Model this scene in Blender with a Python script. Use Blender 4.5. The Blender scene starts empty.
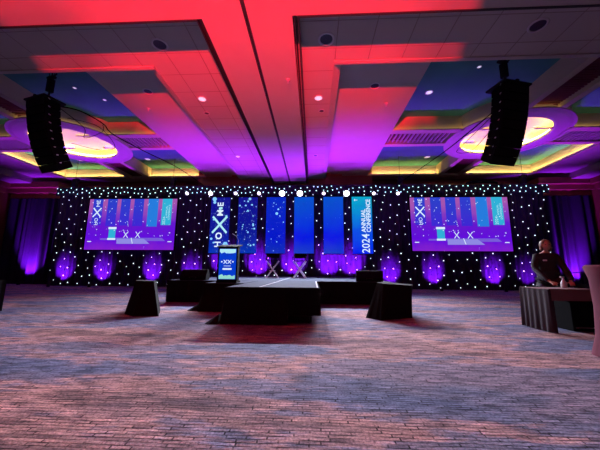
import bpy, bmesh, math, random
from mathutils import Vector, Matrix, Euler
random.seed(7)
S = bpy.context.scene
COL = S.collection
PI = math.pi
R_ = math.radians

# ------------------------------------------------------------------ materials
def mat(name, col, rough=.6, metal=0, emit=None, estr=0, spec=.5):
    m = bpy.data.materials.new(name); m.use_nodes = True
    b = m.node_tree.nodes['Principled BSDF']
    b.inputs['Base Color'].default_value = (*col, 1)
    b.inputs['Roughness'].default_value = rough
    b.inputs['Metallic'].default_value = metal
    b.inputs['Specular IOR Level'].default_value = spec
    if emit:
        b.inputs['Emission Color'].default_value = (*emit, 1)
        b.inputs['Emission Strength'].default_value = estr
    return m
def nodes(m):
    nt = m.node_tree
    def N(t, **kw):
        n = nt.nodes.new(t)
        for k, v in kw.items(): setattr(n, k, v)
        return n
    return nt, N, nt.nodes['Principled BSDF']
def noisy(m, scale=8, amt=.15, bump=.0, bscale=60):
    """slight procedural colour variation and bump"""
    nt, N, b = nodes(m)
    tc = N('ShaderNodeTexCoord'); no = N('ShaderNodeTexNoise'); no.inputs['Scale'].default_value = scale
    nt.links.new(tc.outputs['Object'], no.inputs['Vector'])
    mx = N('ShaderNodeMix', data_type='RGBA', blend_type='MULTIPLY'); mx.inputs[0].default_value = 1
    mr = N('ShaderNodeMapRange'); mr.inputs['To Min'].default_value = 1-amt; mr.inputs['To Max'].default_value = 1+amt
    nt.links.new(no.outputs['Fac'], mr.inputs['Value'])
    mx.inputs[6].default_value = b.inputs['Base Color'].default_value
    nt.links.new(mr.outputs[0], mx.inputs[7]); nt.links.new(mx.outputs[2], b.inputs['Base Color'])
    if bump:
        n2 = N('ShaderNodeTexNoise'); n2.inputs['Scale'].default_value = bscale
        nt.links.new(tc.outputs['Object'], n2.inputs['Vector'])
        bp = N('ShaderNodeBump'); bp.inputs['Strength'].default_value = bump; bp.inputs['Distance'].default_value = .01
        nt.links.new(n2.outputs['Fac'], bp.inputs['Height']); nt.links.new(bp.outputs[0], b.inputs['Normal'])
    return m

M = {}
M['paint'] = noisy(mat('ceiling_paint', (.44, .39, .37), .8, spec=.2), 2, .05)
M['cream'] = noisy(mat('cream_paint', (.50, .43, .31), .8, spec=.2), 2, .05)
M['blue'] = noisy(mat('blue_paint', (.06, .24, .22), .8, spec=.2), 1.5, .12)
M['maroon'] = noisy(mat('maroon_panel', (.16, .04, .05), .8, spec=.2), 4, .2)
M['track'] = mat('dark_track', (.02, .018, .018), .5)
M['wall'] = noisy(mat('wall_red_brown', (.16, .04, .02), .8), 1, .2)
M['corn'] = noisy(mat('cornice_paint', (.26, .085, .04), .8), 3, .1)
M['black'] = noisy(mat('black_cloth', (.0045, .004, .005), .95, spec=.1), 12, .25, .3, 25)
M['dark'] = mat('black_plastic', (.005, .005, .006), .85, spec=.03)
M['metalb'] = mat('black_metal', (.006, .006, .007), .6, spec=.2)
M['steel'] = mat('satin_metal', (.6, .6, .65), .35, .9)
M['alu'] = mat('white_metal', (.75, .75, .8), .4, .1)
M['deck'] = noisy(mat('stage_deck', (.045, .055, .085), .95, spec=.03), 5, .25, .1, 40)
M['tape'] = mat('white_tape', (.35, .36, .42), .9, spec=.05)
M['drape'] = noisy(mat('navy_drape', (.016, .013, .030), .9, spec=.15), 1.2, .25)
M['starl'] = mat('star_led', (.8, .9, 1), .5, emit=(.75, .9, 1), estr=1.6)
M['starc'] = mat('star_led_cyan', (.7, .95, 1), .5, emit=(.50, .93, 1), estr=1.6)
M['lens'] = mat('white_lens', (1, 1, 1), .3, emit=(.93, .93, 1), estr=4)
M['lensdim'] = mat('white_lens_soft', (1, 1, 1), .3, emit=(.9, .88, 1), estr=2)
M['plens'] = mat('purple_lens', (.4, .1, .9), .3, emit=(.30, .02, 1), estr=5)
M['rlens'] = mat('red_lens', (.9, .1, .1), .3, emit=(1, .05, .04), estr=6)
M['warm'] = mat('warm_led_strip', (1, .8, .5), .5, emit=(1, .62, .17), estr=42)
M['warmglow'] = mat('added_warm_glow', (1, .8, .5), .5, emit=(1, .62, .22), estr=4)  # added glow that lifts the near tray and ring walls
M['domeled'] = mat('dome_led', (1, .9, .6), .5, emit=(1, .70, .13), estr=30)
M['blueglow'] = mat('added_blue_glow', (.2, .2, 1), .5, emit=(.10, .05, 1), estr=9)  # added hidden glow that turns the far tray ceilings bluer
M['skin'] = noisy(mat('skin', (.55, .27, .20), .55), 20, .08)
M['hair'] = noisy(mat('hair', (.20, .12, .08), .6), 60, .4)
M['jacket'] = noisy(mat('dark_jacket', (.018, .016, .022), .85), 30, .3)
M['white'] = mat('white_plastic', (.7, .7, .72), .4)
M['cloth'] = noisy(mat('table_cloth', (.17, .08, .085), .85), 6, .15)
M['skirt'] = noisy(mat('table_skirt', (.020, .010, .018), .9), 8, .2)
M['pink'] = noisy(mat('blur_pink', (.13, .045, .065), .95, spec=.05), 3, .1)
M['glow'] = mat('lit_downlight', (.8, .8, .9), .4, emit=(.8, .72, 1), estr=.9)
M['ldark'] = mat('unlit_downlight', (.05, .03, .07), .35)
M['rim'] = mat('downlight_rim', (.55, .5, .55), .4, .2)

def carpet():
    m = mat('patterned_carpet', (.3, .2, .2), .95, spec=.1); nt, N, b = nodes(m); L = nt.links.new
    tc = N('ShaderNodeTexCoord')
    def mapped(sx, sy, loc=(0, 0, 0)):
        mp = N('ShaderNodeMapping'); mp.inputs['Scale'].default_value = (sx, sy, 1); mp.inputs['Location'].default_value = loc
        L(tc.outputs['Object'], mp.inputs['Vector']); return mp.outputs[0]
    def noise(vec, sc, det=4, rough=.55):
        n = N('ShaderNodeTexNoise'); n.inputs['Scale'].default_value = sc; n.inputs['Detail'].default_value = det; n.inputs['Roughness'].default_value = rough
        L(vec, n.inputs['Vector']); return n.outputs['Fac']
    def ramp(fac, stops):
        r = N('ShaderNodeValToRGB'); e = r.color_ramp.elements
        e[0].position, e[0].color = stops[0][0], (*stops[0][1], 1); e[1].position, e[1].color = stops[-1][0], (*stops[-1][1], 1)
        for p, c in stops[1:-1]:
            q = e.new(p); q.color = (*c, 1)
        L(fac, r.inputs[0]); return r.outputs[0]
    def mix(f, a, c, bt='MIX'):
        x = N('ShaderNodeMix', data_type='RGBA', blend_type=bt)
        if isinstance(f, float): x.inputs[0].default_value = f
        else: L(f, x.inputs[0])
        L(a, x.inputs[6]); L(c, x.inputs[7]); return x.outputs[2]
    big = noise(mapped(.32, 1.15, (1.9, .4, 0)), 1.0, 6, .66)
    sp = N('ShaderNodeSeparateXYZ'); L(tc.outputs['Object'], sp.inputs[0])
    w1 = N('ShaderNodeMath', operation='MULTIPLY_ADD'); w1.inputs[1].default_value = 2*PI/2.7; w1.inputs[2].default_value = PI/2-2*PI*4.45/2.7; L(sp.outputs['Y'], w1.inputs[0])
    w2 = N('ShaderNodeMath', operation='SINE'); L(w1.outputs[0], w2.inputs[0])
    w3 = N('ShaderNodeMath', operation='MULTIPLY_ADD'); w3.inputs[1].default_value = .038; L(w2.outputs[0], w3.inputs[0]); L(big, w3.inputs[2]); big = w3.outputs[0]
    fld = noise(mapped(.55, 1.3, (5, 2, 0)), .9, 3, .6)
    base = ramp(big, [(.44, (.12, .15, .25)), (.495, (.17, .18, .28)), (.53, (.44, .265, .265)), (.575, (.34, .20, .19)), (.65, (.13, .08, .09))])
    alt = ramp(fld, [(.40, (.09, .12, .25)), (.5, (.22, .17, .21)), (.58, (.44, .26, .25))])
    base3 = mix(.28, base, alt)
    streak = noise(mapped(3.2, 22, (3, 1, 0)), 1.0, 5, .7)
    base3 = mix(1.0, base3, ramp(streak, [(.36, (.36, .36, .42)), (.5, (.92, .92, .94)), (.64, (1.5, 1.42, 1.4))]), 'MULTIPLY')
    br = N('ShaderNodeTexBrick'); br.offset = .45; br.squash = 1.7; br.squash_frequency = 3
    wob = N('ShaderNodeTexNoise'); wob.inputs['Scale'].default_value = 2.0; L(mapped(1, 1), wob.inputs['Vector'])
    add = N('ShaderNodeVectorMath', operation='MULTIPLY_ADD'); L(wob.outputs['Color'], add.inputs[0]); add.inputs[1].default_value = (.05, .03, 0); L(mapped(1, 1), add.inputs[2])
    L(add.outputs[0], br.inputs['Vector'])
    br.inputs['Scale'].default_value = 1; br.inputs['Brick Width'].default_value = .13; br.inputs['Row Height'].default_value = .036
    br.inputs['Mortar Size'].default_value = .0065; br.inputs['Mortar Smooth'].default_value = .4; br.inputs['Bias'].default_value = 0
    br.inputs['Color1'].default_value = (1.35, 1.30, 1.25, 1); br.inputs['Color2'].default_value = (.55, .56, .62, 1); br.inputs['Mortar'].default_value = (.09, .08, .10, 1)
    dash = noise(mapped(5, 12, (9, 4, 0)), 1.0, 3, .6)
    one = ramp(dash, [(0, (.95, .95, .95)), (1, (.95, .95, .95))])
    brc = mix(ramp(dash, [(.40, (.10, .10, .10)), (.60, (1, 1, 1))]), one, br.outputs['Color'])
    c = mix(1.0, base3, brc, 'MULTIPLY')
    speck = noise(mapped(1, 1), 55, 3, .7)
    c = mix(1.0, c, ramp(speck, [(.3, (.42, .42, .45)), (.7, (1.6, 1.55, 1.5))]), 'MULTIPLY')
    L(c, b.inputs['Base Color'])
    bp = N('ShaderNodeBump'); bp.inputs['Strength'].default_value = .5; bp.inputs['Distance'].default_value = .012
    sm = N('ShaderNodeMath', operation='MULTIPLY_ADD'); sm.inputs[1].default_value = .6; L(br.outputs['Fac'], sm.inputs[0]); L(speck, sm.inputs[2])
    iv = N('ShaderNodeMath', operation='SUBTRACT'); iv.inputs[0].default_value = 1; L(sm.outputs[0], iv.inputs[1])
    L(iv.outputs[0], bp.inputs['Height']); L(bp.outputs[0], b.inputs['Normal'])
    return m
M['carpet'] = carpet()

def tiles():
    m = mat('ceiling_tiles', (.6, .55, .5), .85, spec=.2); nt, N, b = nodes(m); L = nt.links.new
    tc = N('ShaderNodeTexCoord'); mp = N('ShaderNodeMapping'); mp.inputs['Location'].default_value = (.33, .12, 0)
    L(tc.outputs['Object'], mp.inputs['Vector'])
    br = N('ShaderNodeTexBrick'); br.offset = 0; L(mp.outputs[0], br.inputs['Vector'])
    br.inputs['Scale'].default_value = 1; br.inputs['Brick Width'].default_value = .93; br.inputs['Row Height'].default_value = .84
    br.inputs['Mortar Size'].default_value = .012
    br.inputs['Color1'].default_value = (.44, .385, .36, 1); br.inputs['Color2'].default_value = (.42, .37, .345, 1); br.inputs['Mortar'].default_value = (.26, .20, .19, 1)
    L(br.outputs['Color'], b.inputs['Base Color'])
    bp = N('ShaderNodeBump'); bp.invert = True; bp.inputs['Distance'].default_value = .02; bp.inputs['Strength'].default_value = .6
    L(br.outputs['Fac'], bp.inputs['Height']); L(bp.outputs[0], b.inputs['Normal'])
    return m
M['tile'] = tiles()

def emission_grad(name, stops, axis='Z', strength=1.0, dots=None, zoff=0, zscale=1, spark=(.5, .8, 1)):
    """LED picture: vertical gradient of colour with a bokeh of bright dots (picture content)"""
    m = bpy.data.materials.new(name); m.use_nodes = True; nt = m.node_tree; b = nt.nodes['Principled BSDF']
    b.inputs['Base Color'].default_value = (.01, .01, .02, 1); b.inputs['Roughness'].default_value = .9; b.inputs['Specular IOR Level'].default_value = 0
    L = nt.links.new; N = nt.nodes.new
    tc = N('ShaderNodeTexCoord'); sp = N('ShaderNodeSeparateXYZ'); L(tc.outputs['Object'], sp.inputs[0])
    ma = N('ShaderNodeMath'); ma.operation = 'MULTIPLY_ADD'; ma.inputs[1].default_value = zscale; ma.inputs[2].default_value = zoff
    L(sp.outputs[axis], ma.inputs[0])
    no = N('ShaderNodeTexNoise'); no.inputs['Scale'].default_value = 1.3; no.inputs['Detail'].default_value = 3; L(tc.outputs['Object'], no.inputs['Vector'])
    ad = N('ShaderNodeMath'); ad.operation = 'MULTIPLY_ADD'; ad.inputs[1].default_value = .35; L(no.outputs['Fac'], ad.inputs[0]); L(ma.outputs[0], ad.inputs[2])
    r = N('ShaderNodeValToRGB'); e = r.color_ramp.elements
    e[0].position, e[0].color = stops[0][0], (*stops[0][1], 1); e[1].position, e[1].color = stops[-1][0], (*stops[-1][1], 1)
    for p, c in stops[1:-1]:
        q = e.new(p); q.color = (*c, 1)
    L(ad.outputs[0], r.inputs[0]); out = r.outputs[0]
    if dots:
        for sc, th, w in dots:
            vo = N('ShaderNodeTexVoronoi'); vo.inputs['Scale'].default_value = sc; L(tc.outputs['Object'], vo.inputs['Vector'])
            mr = N('ShaderNodeMapRange'); mr.inputs['From Min'].default_value = th; mr.inputs['From Max'].default_value = th*.4
            mr.inputs['To Min'].default_value = 0; mr.inputs['To Max'].default_value = w
            L(vo.outputs['Distance'], mr.inputs['Value'])
            mx = N('ShaderNodeMix'); mx.data_type = 'RGBA'; mx.blend_type = 'ADD'; L(mr.outputs[0], mx.inputs[0]); L(out, mx.inputs[6]); mx.inputs[7].default_value = (*spark, 1)
            out = mx.outputs[2]
    L(out, b.inputs['Emission Color']); b.inputs['Emission Strength'].default_value = strength
    return m
DOTS = [(5.5, .16, .9), (2.6, .11, 1.0), (11, .17, .45)]
M['ban1'] = emission_grad('banner_deep_blue', [(0, (.0, .07, .80)), (.45, (0, .012, .45)), (1, (.005, .008, .40)), ], zoff=-.60, zscale=.28, dots=DOTS, strength=.62)
M['ban2'] = emission_grad('banner_royal_blue', [(0, (.01, .05, .55)), (.4, (0, .012, .80)), (1, (.0, .03, .72))], zoff=-.60, zscale=.28, dots=[(3.4, .13, .9), (7, .12, .5)], strength=.72)
M['ban3'] = emission_grad('banner_bright_blue', [(0, (.02, .08, .60)), (.4, (0, .012, .95)), (1, (.0, .10, .75))], zoff=-.60, zscale=.28, dots=[(5, .07, .5)], strength=.78)
M['ban4'] = emission_grad('banner_cyan_blue', [(.10, (0, .015, .95)), (.5, (0, .10, .85)), (1, (0, .42, .68))], zoff=-.62, zscale=.28, dots=[(4, .06, .4)], strength=.85)
M['scr'] = emission_grad('screen_violet', [(0.05, (.28, .02, .62)), (.35, (.13, .004, .78)), (.62, (.14, .01, .66)), (1, (.42, .10, .46))], zoff=-.72, zscale=.31, dots=[(3.5, .075, .9)], strength=.9, spark=(.8, .7, 1))
def em(name, col, s=1): return mat(name, (.01, .01, .01), .9, emit=col, estr=s, spec=0)
M['g_white'] = em('graphic_white', (.72, .85, 1), 1.0)
M['g_cyan'] = em('graphic_cyan', (.25, .62, 1), 1.0)
M['g_lcy'] = em('graphic_light_cyan', (.45, .85, .95), .95)
M['g_blue'] = emission_grad('graphic_blue', [(.2, (.06, .01, .75)), (1, (.02, .06, .62))], zoff=-.9, zscale=.31, dots=[(4.2, .09, .8)], strength=.9)
M['g_blue2'] = em('graphic_sky_blue', (.02, .22, .80), .9)
M['g_teal'] = em('graphic_teal', (.03, .48, .75), .9)
M['g_stage'] = em('graphic_pale_violet', (.30, .28, .85), .9)
M['g_stage2'] = em('graphic_mid_violet', (.20, .12, .75), .9)
M['g_lec'] = em('lectern_screen_blue', (.0, .045, .62), .95)
M['g_green'] = em('lectern_pale_green', (.30, .72, .62), .95)

# ------------------------------------------------------------------ mesh helpers
def BM(): return bmesh.new()
def box(bm, x0, x1, y0, y1, z0, z1, mi=0):
    v = [bm.verts.new(p) for p in ((x0,y0,z0),(x1,y0,z0),(x1,y1,z0),(x0,y1,z0),(x0,y0,z1),(x1,y0,z1),(x1,y1,z1),(x0,y1,z1))]
    for f in ((0,3,2,1),(4,5,6,7),(0,1,5,4),(1,2,6,5),(2,3,7,6),(3,0,4,7)):
        fc = bm.faces.new([v[i] for i in f]); fc.material_index = mi
    return v
def hexa(bm, pts, mi=0):
    v = [bm.verts.new(p) for p in pts]
    for f in ((0,3,2,1),(4,5,6,7),(0,1,5,4),(1,2,6,5),(2,3,7,6),(3,0,4,7)):
        bm.faces.new([v[i] for i in f]).material_index = mi
def tube(bm, a, b, r, n=10, r2=None):
    a = Vector(a); b = Vector(b); d = (b-a); L = d.length
    if L < 1e-6: return
    q = Vector((0,0,1)).rotation_difference(d.normalized()).to_matrix().to_4x4()
    bmesh.ops.create_cone(bm, cap_ends=True, segments=n, radius1=r, radius2=r if r2 is None else r2, depth=L, matrix=Matrix.Translation((a+b)/2) @ q)
def path(bm, pts, r, n=8):
    for a, b in zip(pts, pts[1:]): tube(bm, a, b, r, n)
def ball(bm, c, r, sc=(1,1,1), seg=12):
    bmesh.ops.create_uvsphere(bm, u_segments=seg, v_segments=max(6, seg//2+2), radius=r, matrix=Matrix.Translation(c) @ Matrix.Diagonal((*sc, 1)))
def lathe(bm, prof, c=(0,0,0), n=48, full=True):
    rings = []
    for r, z in prof:
        rings.append([bm.verts.new((c[0]+r*math.cos(2*PI*i/n), c[1]+r*math.sin(2*PI*i/n), c[2]+z)) for i in range(n)])
    for a, b in zip(rings, rings[1:]):
        for i in range(n): bm.faces.new((a[i], a[(i+1)%n], b[(i+1)%n], b[i]))
    return rings
def obj(name, bm, m, parent=None, smooth=False, bevel=0):
    bmesh.ops.recalc_face_normals(bm, faces=bm.faces)
    me = bpy.data.meshes.new(name); bm.to_mesh(me); bm.free()
    for x in (m if isinstance(m, (list, tuple)) else [m]): me.materials.append(M[x] if isinstance(x, str) else x)
    if smooth:
        for p in me.polygons: p.use_smooth = True
    o = bpy.data.objects.new(name, me); COL.objects.link(o)
    if parent is not None: o.parent = parent
    if bevel:
        md = o.modifiers.new('bevel', 'BEVEL'); md.width = bevel; md.segments = 2; md.limit_method = 'ANGLE'
    return o
def tag(o, label, cat, group=None):
    o['label'] = label; o['category'] = cat
    if group: o['group'] = group
    return o
def thing(name, label, cat, loc=(0,0,0), rz=0, group=None):
    o = bpy.data.objects.new(name, None); COL.objects.link(o); o.location = loc; o.rotation_euler = (0,0,rz)
    o.empty_display_size = .1
    return tag(o, label, cat, group)
def struct(name, bm, m, **k):
    o = obj(name, bm, m, **k); o['kind'] = 'structure'; return o
def dup(root, loc=None, rz=None, label=None, group=None):
    def rec(o, par):
        c = o.copy(); COL.objects.link(c)
        if par is not None:
            c.parent = par; c.matrix_parent_inverse = o.matrix_parent_inverse.copy()
        for ch in list(o.children): rec(ch, c)
        return c
    r = rec(root, None)
    if loc is not None: r.location = loc
    if rz is not None: r.rotation_euler = (0,0,rz)
    if label: r['label'] = label
    if group: r['group'] = group
    return r
def fold(bm, pts, z0, z1, amp=.04, per=.3, base_flare=0, step=.04, jit=.3, nz=6, th=0, ftop=1.0):
    """pleated cloth hanging along the polyline pts (x,y)"""
    P = [Vector(p) for p in pts]; cols = []; s = 0; ph = 0; rnd = random.Random(len(pts)*13+int(z1*10))
    for a, b in zip(P, P[1:]):
        d = b-a; L = d.length; t = d/L; nrm = Vector((t.y, -t.x)); n = max(2, int(L/step))
        for i in range(n+(1 if b is P[-1] else 0)):
            ph += 2*PI*step/(per*(1+jit*math.sin(s*3.1)))
            off = amp*(math.sin(ph)+.35*math.sin(ph*.37+1.2))
            c = []
            for k in range(nz+1):
                w = k/nz; z = z0+(z1-z0)*w
                q = a+d*(i/n)+nrm*(off*(ftop+(1-ftop)*(1-w))+base_flare*(1-w)**2)
                c.append(bm.verts.new((q.x, q.y, z)))
            cols.append(c); s += L/n
    for a, b in zip(cols, cols[1:]):
        for k in range(nz): bm.faces.new((a[k], b[k], b[k+1], a[k+1]))

# ------------------------------------------------------------------ camera
CH = 1.03
def basis():
    a, b, r = R_(9.32), R_(2.82), R_(.43)
    F = Vector((-math.sin(b)*math.cos(a), math.cos(b)*math.cos(a), math.sin(a)))
    right = Vector((math.cos(b), math.sin(b), 0)); up = right.cross(F)
    Rt = right*math.cos(r)+up*math.sin(r); U = up*math.cos(r)-right*math.sin(r)
    return Rt, U, F
Rt, U, F = basis()
cam = bpy.data.cameras.new('camera'); co = bpy.data.objects.new('camera', cam); COL.objects.link(co)
cam.sensor_width = 36; cam.lens = 36*278.2/600; cam.clip_end = 200; cam.clip_start = .05
m3 = Matrix((Rt, U, -F)).transposed()
co.matrix_world = Matrix.Translation((0, 0, CH)) @ m3.to_4x4()
S.camera = co

# ------------------------------------------------------------------ room shell
XL, XR, YB, YF = -21.6, 17.9, 18.75, -12.0
bm = BM(); box(bm, XL-.2, XR+.2, YF-.2, YB+.2, -.2, 0); struct('floor', bm, 'carpet')
bm = BM(); box(bm, XL-.2, XL, YF-.2, YB+.2, 0, 8.4); struct('wall_left', bm, 'wall')
bm = BM(); box(bm, XR, XR+.2, YF-.2, YB+.2, 0, 8.4); struct('wall_right', bm, 'wall')
bm = BM(); box(bm, XL, XR, YB, YB+.2, 0, 8.4); struct('wall_back', bm, 'wall')
bm = BM(); box(bm, XL, XR, YF-.2, YF, 0, 8.4); struct('wall_front', bm, 'wall')
bm = BM(); box(bm, XL-.2, XR+.2, YF-.2, YB+.2, 8.4, 8.6); struct('ceiling', bm, 'paint')     # roof deck
CXL, CXR = -2.65, -.33           # central soffit
# flat soffit over the camera and the central beam
bm = BM()
box(bm, XL, XR, YF, 5.31, 6.6, 8.3)
box(bm, CXL+.14, -1.53, 5.31, 17.3, 6.6, 7.2); box(bm, -1.47, CXR-.14, 5.31, 17.3, 6.6, 7.2)
struct('ceiling', bm, 'paint')
bm = BM()
for a, b in ((CXL, CXL+.025), (CXL+.08, CXL+.10), (CXR-.025, CXR), (CXR-.10, CXR-.08)): box(bm, a, b, 5.31, 17.3, 6.592, 7.0)
box(bm, -1.53, -1.47, 5.31, 17.3, 6.63, 7.0)
box(bm, -1.545, -1.53, -2, 17.3, 6.592, 6.63); box(bm, -1.47, -1.455, -2, 17.3, 6.592, 6.63); box(bm, -1.53, -1.47, -2, 5.31, 6.598, 6.61)
box(bm, XL, CXL, 5.31, 5.36, 6.585, 6.95); box(bm, CXR, XR, 5.31, 5.36, 6.585, 6.95)
struct('trim_1', bm, 'track')
bm = BM()
box(bm, XL, XR, 5.33, 7.12, 6.9, 8.3)
box(bm, -4.70, CXL+.14, 7.12, 17.6, 6.9, 8.3); box(bm, CXR-.14, .62, 7.12, 17.6, 6.9, 8.3)
struct('ceiling', bm, 'tile')
# moulding framing the recessed slabs
bm = BM()
def frame_mould(x0, x1, y0, y1):
    pass
hexa(bm, [(.58,7.0,6.87),(.80,7.35,6.97),(.80,17.6,6.97),(.58,17.6,6.87),(.58,7.0,7.35),(.84,7.35,7.35),(.84,17.6,7.35),(.58,17.6,7.35)])
hexa(bm, [(-4.88,7.35,6.97),(-4.66,7.0,6.87),(-4.66,17.6,6.87),(-4.88,17.6,6.97),(-4.92,7.35,7.35),(-4.66,7.0,7.35),(-4.66,17.6,7.35),(-4.92,17.6,7.35)])
box(bm, .58, XR, 7.05, 7.17, 6.87, 7.35); box(bm, XL, -4.66, 7.05, 7.17, 6.87, 7.35)
struct('trim_2', bm, 'paint')
# slabs and bays
BX = [(-17.5, -7.32, -12.1), (3.56, 14.2, 8.95)]
BY0, BY1, CY = 7.5, 18.05, 12.75
bm = BM()
ZS, ZT = 7.3, 8.0
box(bm, -7.32, -4.70, 7.17, 18.75, ZS, 8.3); box(bm, .62, 3.56, 7.17, 18.75, ZS, 8.3)
box(bm, -19.6, -17.5, 7.17, 18.75, ZS, 8.3); box(bm, 14.2, 16.3, 7.17, 18.75, ZS, 8.3)
for x0, x1, cx in BX:
    box(bm, x0, x1, 7.17, BY0, ZS, 8.3); box(bm, x0, x1, BY1, YB, ZS, 8.3)
box(bm, XL, -19.6, 7.17, 18.75, 6.9, 8.3); box(bm, 16.3, XR, 7.17, 18.75, 6.9, 8.3)
struct('ceiling', bm, 'paint')
AW, SWD, RR, DR = .80, .54, 2.4, 1.78
for bi, (x0, x1, cx) in enumerate(BX):
    bm = BM(); box(bm, x0, x1, BY0, BY1, ZT, ZT+.3); struct('ceiling', bm, 'blue')
    # ring with domed opening
    bm = BM()
    r = lathe(bm, [(RR, ZT+.01), (RR, ZS), (RR-.12, ZS-.03), (DR+.07, ZS-.03), (DR, ZS), (DR, ZS+.09), (DR+.24, ZS+.09)], (cx, CY, 0), 72)
    o = struct('trim_%d' % (3+bi), bm, 'paint')
    bm = BM()
    prof = [(2.12*math.cos(t), ZS+.09+.58*math.sin(t)) for t in [PI/2*k/14 for k in range(14)]]+[(.02, ZS+.67)]
    lathe(bm, prof, (cx, CY, 0), 72); struct('ceiling', bm, 'cream', smooth=True)
    bm = BM(); lathe(bm, [(DR+.08, ZS+.10), (DR+.13, ZS+.10), (DR+.13, ZS+.19), (DR+.08, ZS+.19), (DR+.08, ZS+.10)], (cx, CY, 0), 72); struct('trim_%d' % (5+bi), bm, 'domeled')
    bm = BM(); lathe(bm, [(RR, ZS-.02), (RR+.11, ZS-.02), (RR+.11, ZS+.03), (RR, ZS+.03)], (cx, CY, 0), 72); struct('trim_%d' % (17+bi), bm, 'paint')
    bm = BM(); lathe(bm, [(RR+.03, ZS+.032), (RR+.06, ZS+.032), (RR+.06, ZS+.05), (RR+.03, ZS+.05), (RR+.03, ZS+.032)], (cx, CY, 0), 72); struct('trim_%d' % (19+bi), bm, 'warmglow')  # added glow ring, brightens the curved wall around the dome
    # arms
    bm = BM(); r0 = 2.2
    arms = [('l', x0, cx-r0), ('r', cx+r0, x1)]
    for k, a, b in arms:
        box(bm, a, b, CY-AW, CY-SWD, ZS, ZT); box(bm, a, b, CY+SWD, CY+AW, ZS, ZT)
    for a, b in ((BY0, CY-r0), (CY+r0, BY1)):
        box(bm, cx-AW, cx-SWD, a, b, ZS, ZT); box(bm, cx+SWD, cx+AW, a, b, ZS, ZT)
    struct('ceiling', bm, 'cream')
    # grilles
    side = 'left' if bi == 0 else 'right'
    for k, (gx0, gx1, gy0, gy1, lng, where) in enumerate((
            (x0, cx-2.34, CY-SWD, CY+SWD, 0, 'running left from the'), (cx+2.34, x1, CY-SWD, CY+SWD, 0, 'running right from the'),
            (cx-SWD, cx+SWD, BY0, CY-2.34, 1, 'running forward to the camera from the'), (cx-SWD, cx+SWD, CY+2.34, BY1, 1, 'running back to the stage from the'))):
        gx, gy = (gx0+gx1)/2, (gy0+gy1)/2; t = thing('ceiling_grille', 'maroon slatted ceiling grille %s %s glowing round dome' % (where, side), 'grille', (gx, gy, ZS))
        bm = BM(); box(bm, gx0-gx, gx1-gx, gy0-gy, gy1-gy, .22, .30); obj('back_panel', bm, 'maroon', t)
        bm = BM(); n = 0
        if lng == 0:
            x = gx0-gx+.12
            while x < gx1-gx: box(bm, x, x+.05, gy0-gy, gy1-gy, .05, .14); x += .20
        else:
            y = gy0-gy+.12
            while y < gy1-gy: box(bm, gx0-gx, gx1-gx, y, y+.06, .17, .20); y += .12
        s = obj('slats', bm, 'paint' if lng == 0 else 'maroon', t)
    # cove strips: warm ones at the back and outer sides of the far trays, added blue glow along their front, added dim warm glow in the near trays
    outer = x0 if bi == 0 else x1; sgn = 1 if bi == 0 else -1
    lip = BM(); wm = BM(); bl = BM(); dm = BM()
    for (ax, bx) in ((x0, cx-AW), (cx+AW, x1)):
        box(lip, ax, bx, BY1-.20, BY1, ZS-.02, ZS+.05); box(lip, ax, bx, BY1-.20, BY1-.17, ZS+.05, ZS+.10); box(wm, ax+.05, bx-.05, BY1-.15, BY1-.09, ZS+.05, ZS+.08)
        box(bl, max(ax, -99)+.1, bx-.1, CY+AW+.03, CY+AW+.10, ZS+.22, ZS+.26)
        box(lip, ax, bx, CY+AW, CY+AW+.14, ZS+.17, ZS+.21)
        box(lip, ax, bx, CY-AW-.12, CY-AW, ZS-.02, ZS+.03); box(dm, ax+.05, bx-.05, CY-AW-.08, CY-AW-.04, ZS+.03, ZS+.05)
    ox0, ox1 = sorted((outer, outer+sgn*.20))
    box(lip, ox0, ox1, CY+AW, BY1, ZS-.02, ZS+.05)
    e0, e1 = sorted((outer+sgn*.17, outer+sgn*.20)); box(lip, e0, e1, CY+AW, BY1-.2, ZS+.05, ZS+.10)
    sx0, sx1 = sorted((outer+sgn*.09, outer+sgn*.15)); box(wm, sx0, sx1, CY+AW+.2, BY1-.2, ZS+.05, ZS+.08)
    struct('trim_%d' % (7+bi), lip, 'cream'); struct('trim_%d' % (9+bi), wm, 'warm'); struct('trim_%d' % (11+bi), bl, 'blueglow'); struct('trim_%d' % (13+bi), dm, 'warmglow')
# stepped cornices against the back wall
bm = BM()
box(bm, CXL-2.2, CXR+1.4, 17.3, 18.0, 6.42, 8.2); box(bm, CXL-2.8, CXR+2.2, 17.6, 18.4, 6.25, 8.2); box(bm, CXL-5.2, CXR+4.2, 17.9, 18.75, 6.55, 8.2)
for a, b in ((XL, -17.6), (14.3, XR)):
    box(bm, a, b, 17.7, YB, 6.62, 7.0); box(bm, a, b, 18.0, YB, 6.3, 6.62); box(bm, a, b, 18.25, YB, 5.98, 6.3)
struct('trim_15', bm, 'corn')
bm = BM(); box(bm, XL, XL+.5, 6, 17.7, 6.55, 7.0); box(bm, XL, XL+.25, 6, 17.7, 6.2, 6.55); box(bm, XR-.5, XR, 6, 17.7, 6.55, 7.0); box(bm, XR-.25, XR, 6, 17.7, 6.2, 6.55)
struct('trim_16', bm, 'corn')
bm = BM(); box(bm, XL, XL+.03, YF, YB, 0, .15); struct('baseboard_left', bm, 'dark')
bm = BM(); box(bm, XR-.03, XR, YF, YB, 0, .15); struct('baseboard_right', bm, 'dark')

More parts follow.
